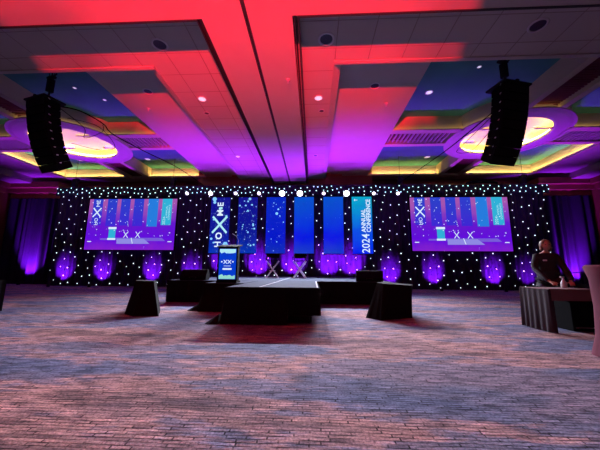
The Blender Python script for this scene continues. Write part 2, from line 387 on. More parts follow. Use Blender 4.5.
# ------------------------------------------------------------------ ceiling fittings
def downlight(x, y, z, r, lit, label, group=None):
    t = thing('recessed_downlight', label, 'ceiling light', (x, y, z), 0, group)
    bm = BM(); lathe(bm, [(r*1.25, 0), (r*1.25, -.012), (r*1.0, -.018), (r*.95, -.004), (r*.95, 0)], n=24); obj('rim', bm, 'rim', t, True)
    bm = BM(); lathe(bm, [(r*.95, -.003), (r*.5, -.006), (.002, -.007)], n=24); obj('lamp_face', bm, 'glow' if lit else 'ldark', t)
    return t
downlight(-4.06, 6.3, 6.9, .17, 0, 'large unlit round downlight at the front of the left tiled recess')
downlight(.33, 6.3, 6.9, .17, 0, 'large unlit round downlight at the front of the right tiled recess')
downlight(-3.87, 8.67, 6.9, .13, 1, 'lit violet downlight in the tiles left of the central soffit')
downlight(.17, 8.76, 6.9, .13, 1, 'lit violet downlight in the tiles right of the central soffit')
downlight(-4.05, 9.55, 6.9, .09, 0, 'small dark downlight behind the lit one in the left tiles')
downlight(.30, 9.55, 6.9, .09, 0, 'small dark downlight behind the lit one in the right tiles')
downlight(-3.95, 13.6, 6.9, .10, 1, 'small lit downlight far down the left tiles near the stage')
downlight(.1, 13.6, 6.9, .10, 0, 'small dark downlight far down the right tiles near the stage')
downlight(5.4, 6.1, 6.9, .17, 0, 'unlit round downlight at the upper right, above the right loudspeaker column')
downlight(-5.9, 8.75, ZS, .14, 0, 'flush ring downlight at the front of the left pink ceiling slab')
downlight(2.1, 8.75, ZS, .14, 0, 'flush ring downlight at the front of the right pink ceiling slab')
downlight(4.55, 10.2, ZT, .12, 1, 'ring downlight in the blue ceiling tray left of the right loudspeaker column')
downlight(5.7, 8.85, ZT, .06, 1, 'tiny downlight high in the right blue tray, nearest its front edge')
downlight(-9.3, 9.4, ZT, .06, 1, 'tiny downlight in the left blue tray beside the cables')
downlight(-8.7, 10.2, ZT, .06, 1, 'tiny downlight in the left blue tray, right of the cables')
for (x, y, s) in ((-10.6, 16.4, 'behind the left dome, right of its back grille'), (-15.1, 16.4, 'in the far left green-lit tray, left of the back grille'),
                  (7.0, 16.6, 'in the far right green-lit tray, left of the back grille'), (11.1, 16.0, 'in the far right tray, right of the back grille')):
    downlight(x, y, ZT, .15, 1, 'bright oval downlight '+s)
def sprinkler(x, y, z, label):
    t = thing('sprinkler', label, 'sprinkler', (x, y, z))
    bm = BM(); lathe(bm, [(.07, 0), (.06, -.02), (.02, -.03)], n=14); obj('escutcheon', bm, 'rim', t)
    bm = BM(); tube(bm, (0,0,-.03), (0,0,-.09), .014); tube(bm, (0,0,-.09), (0,0,-.10), .035, 12); obj('head', bm, 'rim', t)
sprinkler(-6.5, 9.8, ZS, 'small sprinkler head under the left pink ceiling slab')
sprinkler(2.75, 9.8, ZS, 'small sprinkler head under the right pink ceiling slab')
sprinkler(-.75, 7.4, 6.6, 'small sprinkler head under the central red soffit')

# ------------------------------------------------------------------ drapes
YD = 16.64
bm = BM(); fold(bm, [(-16.25, YD), (13.62, YD)], .02, 6.05, .055, .34, 0, .045, .3, 5)
dr = obj('star_drape', bm, 'drape', None, True); tag(dr, 'wide navy star-cloth backdrop dotted with tiny white lights behind the stage', 'curtain')
def octa(bm, x, y, z, r):
    v = [bm.verts.new((x+r*math.cos(k*PI/3), y, z+r*math.sin(k*PI/3))) for k in range(6)]
    f = bm.verts.new((x, y-.02, z)); b = bm.verts.new((x, y+.02, z))
    for k in range(6): bm.faces.new((v[k], v[(k+1)%6], f)); bm.faces.new((v[(k+1)%6], v[k], b))
# scattered, kept apart
pts = []; tries = 0
while len(pts) < 500 and tries < 60000:
    tries += 1; x = random.uniform(-16.15, 13.55); z = random.uniform(.1, 5.65)
    if -14.3 < x < -8.5 and 2.1 < z < 5.5: continue
    if 5.7 < x < 11.6 and 2.1 < z < 5.5: continue
    if all((x-a)**2+(z-b)**2 > .44**2 for a, b in pts): pts.append((x, z))
bm = BM()
for x, z in pts: octa(bm, x, YD-.11, z, random.choice((.026, .032, .038)))
o = obj('star_lights', bm, 'starl', dr); o['kind'] = 'stuff'
bm = BM(); fold(bm, [(-16.35, YD-.22), (13.75, YD-.22)], 5.62, 6.16, .03, .3, 0, .05, .3, 2)
va = obj('valance', bm, 'drape', None, True); tag(va, 'narrow dark valance with a dense band of cyan lights along the backdrop top', 'curtain')
bm = BM(); pts = []; tries = 0
while len(pts) < 185 and tries < 40000:
    tries += 1; x = random.uniform(-16.3, 13.7); z = random.uniform(5.70, 6.11)
    if all((x-a)**2+(z-b)**2 > .24**2 for a, b in pts): pts.append((x, z))
for x, z in pts: octa(bm, x, YD-.30, z, .040)
o = obj('star_lights', bm, 'starc', va); o['kind'] = 'stuff'; o['label'] = 'dense cyan tinted star lights'
bm = BM(); fold(bm, [(-21.3, 18.1), (-17.0, 18.1)], .02, 5.9, .10, .55, 0, .05, .5, 5)
tag(obj('side_drape', bm, 'drape', None, True), 'plain dark drape washed violet at the far left of the room', 'curtain')
bm = BM(); fold(bm, [(14.2, 18.1), (17.7, 18.1)], .02, 5.9, .10, .55, 0, .05, .5, 5)
tag(obj('side_drape', bm, 'drape', None, True), 'plain dark drape washed violet at the far right behind the table', 'curtain')

# drape truss
t = thing('backdrop_truss', 'black truss along the top of the star backdrop', 'truss', (-1.3, YD+.25, 6.0))
bm = BM()
for dy, dz in ((-.12, -.12), (.12, -.12), (-.12, .10), (.12, .10)): tube(bm, (-15, dy, dz), (14.8, dy, dz), .025, 6)
obj('chords', bm, 'metalb', t)
bm = BM(); x = -15
while x < 14.7:
    tube(bm, (x, -.12, -.12), (x+.3, -.12, .10), .012, 5); tube(bm, (x+.3, -.12, .10), (x+.6, -.12, -.12), .012, 5); x += .6
obj('lacing', bm, 'metalb', t)
for xx in (-14.9, 14.7):
    bm = BM(); tube(bm, (xx, 0, -6.0), (xx, 0, -.1), .05, 8); box(bm, xx-.25, xx+.25, -.12, .3, -6.0, -5.95); obj('upright', bm, 'metalb', t)

# chain hoists over the truss
def hoist(x, zc, label, y=YD-.25):
    t = thing('chain_hoist', label, 'hoist', (x, y, 6.18))
    bm = BM(); box(bm, -.13, .13, -.12, .12, -.02, .52); obj('motor_body', bm, 'metalb', t, bevel=.03)
    bm = BM(); box(bm, .05, .22, -.07, .07, .40, .55); obj('hook', bm, 'metalb', t)
    bm = BM(); tube(bm, (0, 0, .5), (0, 0, zc-6.18), .012, 6); obj('chain', bm, 'metalb', t)
hoist(-15.2, ZT, 'black hoist motor on the truss above the left screen, leftmost one'); hoist(-8.8, ZT, 'black hoist motor on the truss at the right corner of the left screen')
hoist(5.2, ZT, 'black hoist motor on the truss at the left corner of the right screen'); hoist(12.35, ZT, 'black hoist motor on the truss above the right end of the right screen')
bm = BM(); path(bm, [(9.1, YD-.2, 6.24), (9.4, YD-.2, 6.36), (10.0, YD-.2, 6.42), (10.6, YD-.2, 6.36), (10.9, YD-.2, 6.24)], .06); path(bm, [(9.2, YD-.28, 6.22), (9.9, YD-.28, 6.30), (10.8, YD-.28, 6.26)], .06)
tag(obj('cable_bundle', bm, 'dark', None, True), 'black coil of cable lying on the truss above the right screen', 'cable')

# ------------------------------------------------------------------ projection screens
def flat(bm, pts, y, mi=0, th=.012):
    """thin solid polygon in the XZ plane"""
    a = [bm.verts.new((x, y, z)) for x, z in pts]; b = [bm.verts.new((x, y+th, z)) for x, z in pts]
    f = bm.faces.new(a); f.material_index = mi; g = bm.faces.new(b[::-1]); g.material_index = mi
    n = len(pts)
    for i in range(n):
        h = bm.faces.new((a[i], b[i], b[(i+1)%n], a[(i+1)%n])); h.material_index = mi
def strip(bm, p, q, w, y):
    p = Vector(p); q = Vector(q); d = (q-p).normalized(); n = Vector((-d.y, d.x))*w/2
    flat(bm, [tuple(p+n), tuple(p-n), tuple(q-n), tuple(q+n)], y)
def text_mesh(body, size, rot, loc, m, parent, name, sx=1, bold=.0):
    cu = bpy.data.curves.new('lettering', 'FONT'); cu.body = body; cu.size = size; cu.extrude = .004; cu.align_x = 'LEFT'; cu.align_y = 'BOTTOM'; cu.offset = bold; cu.resolution_u = 3
    o = bpy.data.objects.new('lettering', cu); COL.objects.link(o)
    bpy.context.view_layer.update()
    me = bpy.data.meshes.new_from_object(o.evaluated_get(bpy.context.evaluated_depsgraph_get()))
    bpy.data.objects.remove(o)
    bb = [v.co.copy() for v in me.vertices]; cx = (min(v.x for v in bb)+max(v.x for v in bb))/2; cy = (min(v.y for v in bb)+max(v.y for v in bb))/2
    T = Matrix.Translation(loc) @ Matrix.Rotation(PI/2, 4, 'X') @ Matrix.Rotation(rot, 4, 'Z') @ Matrix.Diagonal((sx, 1, 1, 1)) @ Matrix.Translation((-cx, -cy, 0))
    me.transform(T); me.materials.clear(); me.materials.append(M[m])
    p = bpy.data.objects.new(name, me); COL.objects.link(p); p.parent = parent
    return p
SW, SZ0, SZ1 = 5.56, 2.19, 5.33
def screen(cx, label):
    W = SW; Hh = SZ1-SZ0
    t = thing('projection_screen', label, 'screen', (cx, 16.22, 0))
    bm = BM(); e = .07
    for b in ((-W/2-e, -W/2, SZ0-e, SZ1+e), (W/2, W/2+e, SZ0-e, SZ1+e), (-W/2, W/2, SZ1, SZ1+e), (-W/2, W/2, SZ0-e, SZ0)): box(bm, b[0], b[1], -.02, .08, b[2], b[3])
    for x in (-W/2-.03, W/2+.03): tube(bm, (x, .05, SZ1+.05), (x, .05, 5.9), .02, 6)
    obj('frame', bm, 'dark', t)
    bm = BM(); box(bm, -W/2, W/2, 0, .03, SZ0, SZ1); sc = obj('picture', bm, 'scr', t)
    X = lambda u: -W/2+u*W
    Z = lambda v: SZ1-v*Hh
    q = lambda bm, u0, u1, v0, v1, y: flat(bm, [(X(u0), Z(v0)), (X(u1), Z(v0)), (X(u1), Z(v1)), (X(u0), Z(v1))], y)
    for nm, (u0, u1), mm, v1 in (('banner_image', (.045, .155), 'g_blue', .52), ('banner_image', (.21, .32), 'g_blue', .54), ('banner_image', (.365, .47), 'g_blue', .53), ('banner_image', (.515, .625), 'g_blue', .54), ('banner_image', (.675, .79), 'g_blue2', .55), ('banner_image', (.835, .945), 'g_teal', .52)):
        bm = BM(); q(bm, u0, u1, 0, v1, -.012); obj(nm, bm, mm, sc)
    # logo cross with letters in the first banner
    bm = BM(); u, v = .10, .27
    strip(bm, (X(.055), Z(.18)), (X(.145), Z(.36)), .07, -.022); strip(bm, (X(.145), Z(.18)), (X(.055), Z(.36)), .07, -.024); obj('logo_cross', bm, 'g_white', sc)
    text_mesh('ME', .34, PI/2, (X(.105), -.026, Z(.09)), 'g_white', sc, 'lettering'); text_mesh('HO', .30, PI/2, (X(.10), -.026, Z(.45)), 'g_white', sc, 'lettering')
    text_mesh('2024', .24, PI/2, (X(.868), -.026, Z(.44)), 'g_lcy', sc, 'lettering'); text_mesh('ANNUAL', .15, PI/2, (X(.890), -.026, Z(.24)), 'g_lcy', sc, 'lettering'); text_mesh('CONFERENCE', .15, PI/2, (X(.920), -.026, Z(.27)), 'g_lcy', sc, 'lettering')
    bm = BM(); q(bm, .26, .335, .57, .80, -.016); obj('lectern_image', bm, 'g_teal', sc)
    for v0, v1 in ((.56, .60), (.775, .81)):
        bm = BM(); q(bm, .252, .342, v0, v1, -.02); obj('lectern_trim_image', bm, 'g_white', sc)
    bm = BM(); flat(bm, [(X(.34), Z(.77)), (X(.86), Z(.77)), (X(.90), Z(.83)), (X(.36), Z(.83))], -.014); q(bm, .17, .26, .78, .81, -.014); obj('stage_wing_image', bm, 'g_stage2', sc)
    bm = BM(); flat(bm, [(X(.36), Z(.785)), (X(.66), Z(.785)), (X(.73), Z(.885)), (X(.36), Z(.885))], -.018); obj('stage_image', bm, 'g_stage', sc)
    bm = BM(); strip(bm, (X(.52), Z(.77)), (X(.54), Z(.88)), .04, -.024); obj('tape_image', bm, 'g_white', sc)
    for uc in (.455, .59):
        bm = BM(); strip(bm, (X(uc-.025), Z(.65)), (X(uc+.025), Z(.77)), .035, -.022); strip(bm, (X(uc+.025), Z(.65)), (X(uc-.025), Z(.77)), .035, -.024); obj('chair_image', bm, 'g_white', sc)
    for uc in (.05, .95):
        bm = BM(); q(bm, uc-.022, uc+.022, .835, .85, -.02); obj('caption_image', bm, 'g_white', sc)
    bm = BM(); rnd = random.Random(3)
    for k in range(70):
        u, v = rnd.uniform(.02, .98), rnd.uniform(.03, .74); octa(bm, X(u), -.03, Z(v), rnd.choice((.018, .024, .032)))
    s = obj('star_image', bm, 'g_white', sc); s['kind'] = 'stuff'
    return t
screen(-11.12, 'large screen left of the stage showing a live violet picture of the stage')
screen(8.43, 'large screen right of the stage showing a live violet picture of the stage')

# ------------------------------------------------------------------ hanging banners
BZ0, BZ1, BY = 1.97, 5.38, 16.05
bx = [-5.55, -3.89, -2.20, -.54, 1.18, 2.84]
bm_ = ['ban1', 'ban1', 'ban2', 'ban3', 'ban3', 'ban4']
bl_ = ['leftmost hanging banner, deep blue with a vertical word and large X', 'second blue banner from the left, dense with pale dots, right of the lectern', 'third blue banner, directly above the left tall chair',
       'fourth blue banner, directly above the right tall chair', 'fifth plain bright blue banner, left of the 2024 banner', 'rightmost banner, cyan to blue, reading 2024 annual conference']
for i in range(6):
    t = thing('hanging_banner', bl_[i], 'banner', (bx[i]-.02, BY, 0), 0, 'banners hung over the stage')
    bm = BM(); box(bm, -.575, .575, -.01, .01, BZ0+.03, BZ1-.03); f = obj('fabric', bm, bm_[i], t)
    bm = BM(); tube(bm, (-.60, 0, BZ1), (.60, 0, BZ1), .022, 8); obj('top_rod', bm, 'dark', t)
    bm = BM(); tube(bm, (-.60, 0, BZ0+.02), (.60, 0, BZ0+.02), .022, 8); obj('bottom_rod', bm, 'dark', t)
    bm = BM(); tube(bm, (-.5, 0, BZ1), (-.5, 0, 5.93), .006, 5); tube(bm, (.5, 0, BZ1), (.5, 0, 5.93), .006, 5); obj('hanging_wires', bm, 'dark', t)
    if i == 0:
        text_mesh('M', .50, PI/2, (.0, -.02, 4.40), 'g_white', t, 'letter', bold=.012); text_mesh('E', .50, PI/2, (.0, -.02, 4.93), 'g_white', t, 'letter', bold=.012)
        text_mesh('O', .52, PI/2, (-.02, -.02, 3.02), 'g_white', t, 'letter', bold=.015); text_mesh('H', .50, PI/2, (-.06, -.02, 2.52), 'g_white', t, 'letter', bold=.012)
        bm = BM(); strip(bm, (-.42, 3.98), (.42, 3.28), .11, -.02); strip(bm, (.42, 4.28), (-.42, 3.28), .11, -.024)
        bm.free(); bm = BM(); strip(bm, (-.42, 4.18), (.44, 3.20), .12, -.02); strip(bm, (.44, 4.18), (-.42, 3.20), .12, -.026); obj('large_letter_x', bm, 'g_lcy', t)
        bm = BM(); octa(bm, .0, -.03, 4.66, .10); octa(bm, .07, -.03, 4.69, .08); obj('logo_blob', bm, 'g_lcy', t)
        bm = BM()
        for px, pz, r in ((-.38, 5.25, .14), (-.36, 5.05, .10), (.40, 2.52, .16), (.32, 2.42, .12), (-.30, 2.62, .06), (-.45, 2.85, .08), (.38, 4.2, .07), (-.36, 4.0, .07)): octa(bm, px, -.016, pz, r)
        q_ = obj('bokeh_dots', bm, 'g_cyan', t); q_['kind'] = 'stuff'
    if i == 1 or i == 2:
        bm = BM(); rnd = random.Random(i)
        for k in range(26 if i == 1 else 9): octa(bm, rnd.uniform(-.5, .5), -.014, rnd.uniform(2.2, 5.2), rnd.choice((.03, .04, .06)))
        octa(bm, .1 if i == 1 else .05, -.016, 5.25 if i == 1 else 4.35, .09); s = obj('bokeh_dots', bm, 'g_cyan', t); s['kind'] = 'stuff'
    if i == 5:
        text_mesh('2024', .62, PI/2, (.17, -.02, 2.60), 'g_white', t, 'number_2024', sx=.90, bold=.004)
        text_mesh('ANNUAL', .34, PI/2, (.07, -.02, 3.92), 'g_white', t, 'word_annual', sx=.98, bold=.008)
        text_mesh('CONFERENCE', .34, PI/2, (.36, -.02, 4.22), 'g_white', t, 'word_conference', sx=.90, bold=.008)
        bm = BM(); strip(bm, (-.44, 5.15), (-.24, 5.15), .03, -.02); strip(bm, (-.44, 5.15), (-.38, 5.21), .03, -.023); strip(bm, (-.44, 5.15), (-.38, 5.09), .03, -.026); obj('arrow_mark', bm, 'g_white', t)

# ------------------------------------------------------------------ stage lights on a pipe
t = thing('lighting_pipe', 'long black pipe carrying the row of stage lights over the banners', 'pipe', (-1.2, 15.75, 5.98))
bm = BM(); tube(bm, (-7.6, 0, 0), (7.9, 0, 0), .03, 8); obj('pipe', bm, 'metalb', t)
for x in (-7.4, -2.5, 2.5, 7.6):
    bm = BM(); tube(bm, (x, 0, 0), (x, .5, .0), .015, 6); obj('strut', bm, 'metalb', t)
def spot(name, loc, target, energy, col, ang, blend=.3, rad=.08, parent=None):
    l = bpy.data.lights.new(name, 'SPOT'); l.energy = energy; l.color = col; l.spot_size = R_(ang); l.spot_blend = blend; l.shadow_soft_size = rad
    o = bpy.data.objects.new(name, l); COL.objects.link(o); o.location = loc
    o.rotation_euler = (Vector(target)-Vector(loc)).to_track_quat('-Z', 'Y').to_euler()
    return o
LX = [(187, 0, .6), (210.5, 1, .7), (235.7, 0, .5), (259, 0, .7), (282, 1, 2.0), (299.9, 1, 2.6), (323.7, 0, .7), (346.6, 1, 1.6), (373.8, 0, .7), (398, 0, .6)]
proto = None
where = ['just right of the left screen', 'above the X banner', 'between first and second banner', 'above the gap right of the second banner', 'very bright, above the third banner', 'very bright, above the fourth banner at stage centre', 'between fourth and fifth banner', 'bright, above the fifth banner', 'above the right edge of the 2024 banner', 'just left of the right screen']
LY, LZ = 15.7, 5.66
KEY = 2300
for i, (px, big, e) in enumerate(LX):
    d = Rt*(px-300)/278.2+U*(225-193.4)/278.2+F; x = d.x*LY/d.y; z = CH+d.z*LY/d.y
    t = thing('stage_light', 'round white stage light '+where[i], 'light', (x, LY, z), 0, 'stage lights on the overhead pipe')
    r = .13 if big else .10
    if e >= 1.5: r = .17
    tilt = Matrix.Rotation(R_(-68), 4, 'X')   # can axis
    bm = BM(); lathe(bm, [(.02, .30), (.10, .28), (r*.95, .12), (r*1.15, 0), (r*1.15, -.02)], n=20); bmesh.ops.transform(bm, matrix=Matrix.Rotation(R_(-64), 4, 'X') @ Matrix.Translation((0, 0, .02)), verts=bm.verts); obj('lamp_can', bm, 'metalb', t, True)
    bm = BM(); lathe(bm, [(r, 0), (r*.6, -.03), (.003, -.045)], n=20); bmesh.ops.transform(bm, matrix=Matrix.Rotation(R_(-64), 4, 'X'), verts=bm.verts); obj('lens', bm, 'lens' if big else 'lensdim', t, True)
    bm = BM()
    for s in (-1, 1): tube(bm, (s*(r*1.2), .08, .03), (s*(r*1.2), .04, .24), .012, 6)
    tube(bm, (-r*1.2, .04, .24), (r*1.2, .04, .24), .012, 6); tube(bm, (0, .04, .24), (0, .05, 5.98-z), .015, 6); obj('yoke', bm, 'metalb', t)
    spot('stage_light_beam', (x, LY-.12, z-.06), (x*.9-.1, 7.6, 0), KEY*e, (.84, .86, 1.0), 72, 1, .06)

# ------------------------------------------------------------------ stage
SZ = .70
def platform(x0, x1, y0, y1, label, sides, flare=0, z=SZ):
    cx, cy = (x0+x1)/2, (y0+y1)/2
    t = thing('stage_platform', label, 'stage', (cx, cy, 0))
    bm = BM(); box(bm, x0-cx, x1-cx, y0-cy, y1-cy, z-.07, z); obj('deck', bm, 'deck', t)
    for pl in sides:
        bm = BM(); fold(bm, [(a-cx, b-cy) for a, b in pl[0]], pl[1], z-.012, .012, .16, pl[2], .03, .4, 6, ftop=.3); obj('skirt', bm, 'black', t, True)
    for lx in (x0-cx+.2, x1-cx-.2):
        for ly in (y0-cy+.2, y1-cy-.2):
            bm = BM(); tube(bm, (lx, ly, 0), (lx, ly, z-.07), .03, 8); obj('leg', bm, 'metalb', t)
    return t
e = .03
platform(-4.72, 2.45, 9.02, 16.2, 'wide main stage deck with black skirt below the blue banners', [([(-4.72-e, 16.1), (-4.72-e, 9.02-e), (2.45+e, 9.02-e), (2.45+e, 16.1)], .01, 0)])
platform(-2.82, -1.80, 7.28, 8.93, 'small black-skirted platform under the lectern', [([(-2.82-e, 8.9), (-2.82-e, 7.28-e), (-1.78, 7.28-e)], .01, .22)])
tp = platform(-1.74, .10, 5.62, 8.93, 'stage runway platform projecting toward the camera', [([(-1.74-e, 7.0), (-1.74-e, 5.62-e), (-.50, 5.62-e)], .0, .08), ([(-.50, 5.62-e), (.10+e, 5.62-e), (.10+e, 8.9)], .17, 0)])
bm = BM(); box(bm, .30, .78, -1.40, .9, 0, .12); obj('base_rail', bm, 'metalb', tp)
bm = BM(); box(bm, -1.09, -1.06, 5.66, 15.0, SZ, SZ+.004); tag(obj('floor_tape', bm, 'tape'), 'white tape line running down the middle of the stage', 'tape')
bm = BM(); box(bm, .06, .09, 5.64, 8.9, SZ, SZ+.004); tag(obj('floor_tape', bm, 'tape'), 'pale tape strip along the right edge of the stage runway', 'tape')
# loose cloth tails on the floor at the skirt corners
for (x, y, s, lb) in ((-1.97, 5.52, .5, 'black cloth tail spread on the carpet at the runway front left corner'), (-3.08, 7.18, .5, 'black cloth tail spread on the carpet left of the lectern platform')):
    bm = BM(); P = [(-.28*s, 0), (-.1*s, -.07), (.28*s, -.05), (.30*s, .5), (.05*s, .5)]
    bv = [bm.verts.new((x+a, y+b, .004)) for a, b in P]; tv = bm.verts.new((x+.16*s, y+.2, .33*s)); bm.faces.new(bv[::-1])
    for k in range(5): bm.faces.new((bv[k], bv[(k+1)%5], tv))
    tag(obj('cloth_tail', bm, 'black'), lb, 'cloth')
# cable clutter on the deck
bm = BM(); P = [(.3+.22*math.cos(a*.7)*(1+.1*a/6)+a*.02, 12.6+.15*math.sin(a*.7), SZ+.02+.01*(a % 3)) for a in range(26)]; path(bm, P, .012, 6); path(bm, [(.5, 12.6, SZ+.02), (.9, 12.5, SZ+.02), (1.2, 12.7, SZ+.02), (1.7, 12.6, SZ+.02)], .012, 6)
tag(obj('coiled_cable', bm, 'dark', None, True), 'loose black cable coil on the stage deck right of the chairs', 'cable')

# wedge monitors on stage and draped speakers on the floor
def wedge(loc, rz, label):
    t = thing('stage_monitor', label, 'monitor speaker', loc, rz, 'wedge monitors on the stage edge')
    bm = BM(); w = .42
    pr = [(-.25, 0), (.27, 0), (.27, .16), (.10, .34), (-.02, .34), (-.25, .12)]
    a = [bm.verts.new((-w, y, z)) for y, z in pr]; b = [bm.verts.new((w, y, z)) for y, z in pr]
    bm.faces.new(a); bm.faces.new(b[::-1])
    for k in range(6): bm.faces.new((a[k], a[(k+1)%6], b[(k+1)%6], b[k]))
    obj('cabinet', bm, 'dark', t, bevel=.015)
    bm = BM(); hexa(bm, [(-.38, .30, .155), (.38, .30, .155), (.38, .27, .13), (-.38, .27, .13), (-.38, .135, .345), (.38, .135, .345), (.38, .11, .33), (-.38, .11, .33)]); obj('front_grille', bm, 'metalb', t)
    bm = BM(); path(bm, [(-.1, -.26, .06), (-.1, -.29, .10), (.1, -.29, .10), (.1, -.26, .06)], .012, 6); obj('handle', bm, 'metalb', t)
wedge((-4.0, 9.38, SZ), R_(8), 'black wedge monitor on the left end of the stage')
wedge((1.82, 9.35, SZ), R_(-10), 'black wedge monitor on the right end of the stage')
def draped(pl, z, label, tops):
    """cloth over a speaker: base polygon to top polygon"""
    bm = BM(); n = len(pl); rings = []
    K = 7; sub = 6
    for k in range(K+1):
        w = k/K; ring = []
        for i in range(n):
            for s in range(sub):
                f = s/sub
                b0 = Vector(pl[i]).lerp(Vector(pl[(i+1)%n]), f); t0 = Vector(tops[i][:2]).lerp(Vector(tops[(i+1)%n][:2]), f); tz = tops[i][2]*(1-f)+tops[(i+1)%n][2]*f
                c = Vector((sum(p[0] for p in pl)/n, sum(p[1] for p in pl)/n))
                bul = 1+.02*math.sin((i*sub+s)*2.1)*(1-w)
                q = b0.lerp(t0, w); q = c+(q-c)*bul
                ring.append(bm.verts.new((q.x, q.y, .0+tz*w)))
        rings.append(ring)
    for a, b in zip(rings, rings[1:]):
        m = len(a)
        for i in range(m): bm.faces.new((a[i], a[(i+1)%m], b[(i+1)%m], b[i]))
    bm.faces.new(rings[-1]); bm.faces.new(rings[0][::-1])
    o = obj('draped_speaker', bm, 'black', None, False); tag(o, label, 'speaker'); return o
draped([(-4.40, 6.52), (-4.0, 6.22), (-3.46, 6.30), (-3.86, 7.1), (-4.72, 7.1)], .8, 'black cloth-covered speaker shaped like a cut pyramid, left of the stage', [(-4.36, 6.76, .76), (-4.1, 6.70, .755), (-3.88, 6.72, .75), (-3.98, 7.0, .76), (-4.46, 7.0, .77)])
draped([(1.17, 6.55), (1.42, 6.22), (2.20, 6.58), (2.34, 7.1), (1.60, 7.3)], .8, 'black cloth-covered tilted speaker on the carpet, right of the stage', [(1.50, 6.80, .77), (1.60, 6.62, .75), (2.26, 6.70, .71), (2.38, 6.95, .72), (1.72, 7.1, .78)])
# skirted table at the left frame edge
t = thing('skirted_table', 'black skirted table at the left edge, barely in view', 'table', (-8.55, 6.3, 0))
bm = BM(); box(bm, -1.0, .95, -.35, .35, .72, .75); obj('tabletop', bm, 'dark', t)
bm = BM(); fold(bm, [(-1.0, -.36), (.96, -.36), (.96, .36)], .01, .74, .012, .14, 0, .03, .3, 4); obj('skirt', bm, 'black', t, True)
for sx in (-.9, .85):
    for sy in (-.28, .28):
        bm = BM(); tube(bm, (sx, sy, 0), (sx, sy, .72), .018, 6); obj('leg', bm, 'metalb', t)

# ------------------------------------------------------------------ lectern
t = thing('lectern', 'dark lectern with a glowing blue screen front on the stage', 'lectern', (-2.31, 7.6, SZ), R_(2))
bm = BM(); box(bm, -.27, .27, -.22, .24, 0, .05); obj('base', bm, 'dark', t, bevel=.01)
bm = BM(); box(bm, -.265, -.235, -.18, .05, .05, .96); obj('side_post', bm, 'dark', t)
bm = BM(); box(bm, .235, .265, -.18, .05, .05, .96); obj('side_post', bm, 'dark', t)
bm = BM(); box(bm, -.235, .235, -.16, .04, .05, .94); obj('body', bm, 'dark', t)
bm = BM(); hexa(bm, [(-.29, -.22, .93), (.29, -.22, .93), (.29, .26, 1.02), (-.29, .26, 1.02), (-.29, -.22, .96), (.29, -.22, .96), (.29, .26, 1.05), (-.29, .26, 1.05)]); obj('reading_top', bm, 'dark', t)
bm = BM(); box(bm, -.225, .225, -.185, -.16, .09, .90); sc = obj('display', bm, 'g_lec', t)
rnd = random.Random(5)
bm = BM(); flat(bm, [(-.215, .89), (.215, .89), (.215, .80)]+[(.215-.043*k, .80-rnd.uniform(-.01, .03)) for k in range(1, 10)]+[(-.215, .82)], -.196, th=.008); obj('display_band', bm, 'g_lcy', sc)
bm = BM(); flat(bm, [(-.215, .10), (-.215, .19)]+[(-.215+.043*k, .19+rnd.uniform(-.02, .04)) for k in range(1, 10)]+[(.215, .20), (.215, .10)], -.196, th=.008); obj('display_band', bm, 'g_green', sc)
bm = BM()
for s in (-.055, .055):
    strip(bm, (s-.045, .50), (s+.045, .60), .016, -.200); strip(bm, (s+.045, .50), (s-.045, .60), .016, -.204)
for s in (-.15, .15): octa(bm, s, -.20, .55, .022)
strip(bm, (-.09, .44), (.09, .44), .012, -.20); obj('logo_mark', bm, 'g_white', sc)
bm = BM(); strip(bm, (-.12, .36), (.12, .36), .045, -.20); obj('caption_bar', bm, 'g_white', sc)
bm = BM(); path(bm, [(.20, .1, 1.02), (.21, .08, 1.16), (.16, .0, 1.27), (.06, -.08, 1.33)], .008, 6); g = obj('gooseneck', bm, 'steel', t, True)
bm = BM(); tube(bm, (.06, -.08, 1.33), (.0, -.12, 1.345), .014, 8); obj('microphone_head', bm, 'dark', g)

# ------------------------------------------------------------------ tall folding chairs
def tall_chair(x, y, rz, label):
    t = thing('director_chair', label, 'chair', (x, y, SZ), rz, 'tall folding chairs on the stage')
    w, h = .27, .74
    for yy in (-.2, .2):
        for s in (-1, 1):
            bm = BM(); tube(bm, (s*w, yy+.01*s, .01), (-s*w, yy+.01*s, h), .021, 8); obj('crossed_leg', bm, 'alu', t)
    bm = BM(); box(bm, -w, w, -.2, .2, h-.01, h+.015); 
    obj('seat', bm, 'black', t)
    for s in (-1, 1):
        bm = BM(); tube(bm, (s*w, .2, h), (s*w, .22, 1.06), .014, 8); tube(bm, (s*w, -.2, h), (s*w, -.2, .92), .012, 8); tube(bm, (s*w, -.22, .92), (s*w, .22, .92), .016, 8); obj('arm_frame', bm, 'dark', t)
    bm = BM(); box(bm, -w, w, .19, .22, .88, 1.08); obj('back_panel', bm, 'black', t)
    bm = BM(); box(bm, -.13, .13, -.24, -.16, .30, .33); tube(bm, (-w*.95, -.2, .02), (w*.95, -.2, .02), .008, 6); obj('footrest', bm, 'alu', t)
tall_chair(-1.78, 12.2, R_(6), 'tall folding chair with crossed pale legs, left of the pair on stage')
tall_chair(-.60, 12.2, R_(-6), 'tall folding chair with crossed pale legs, right of the pair on stage')

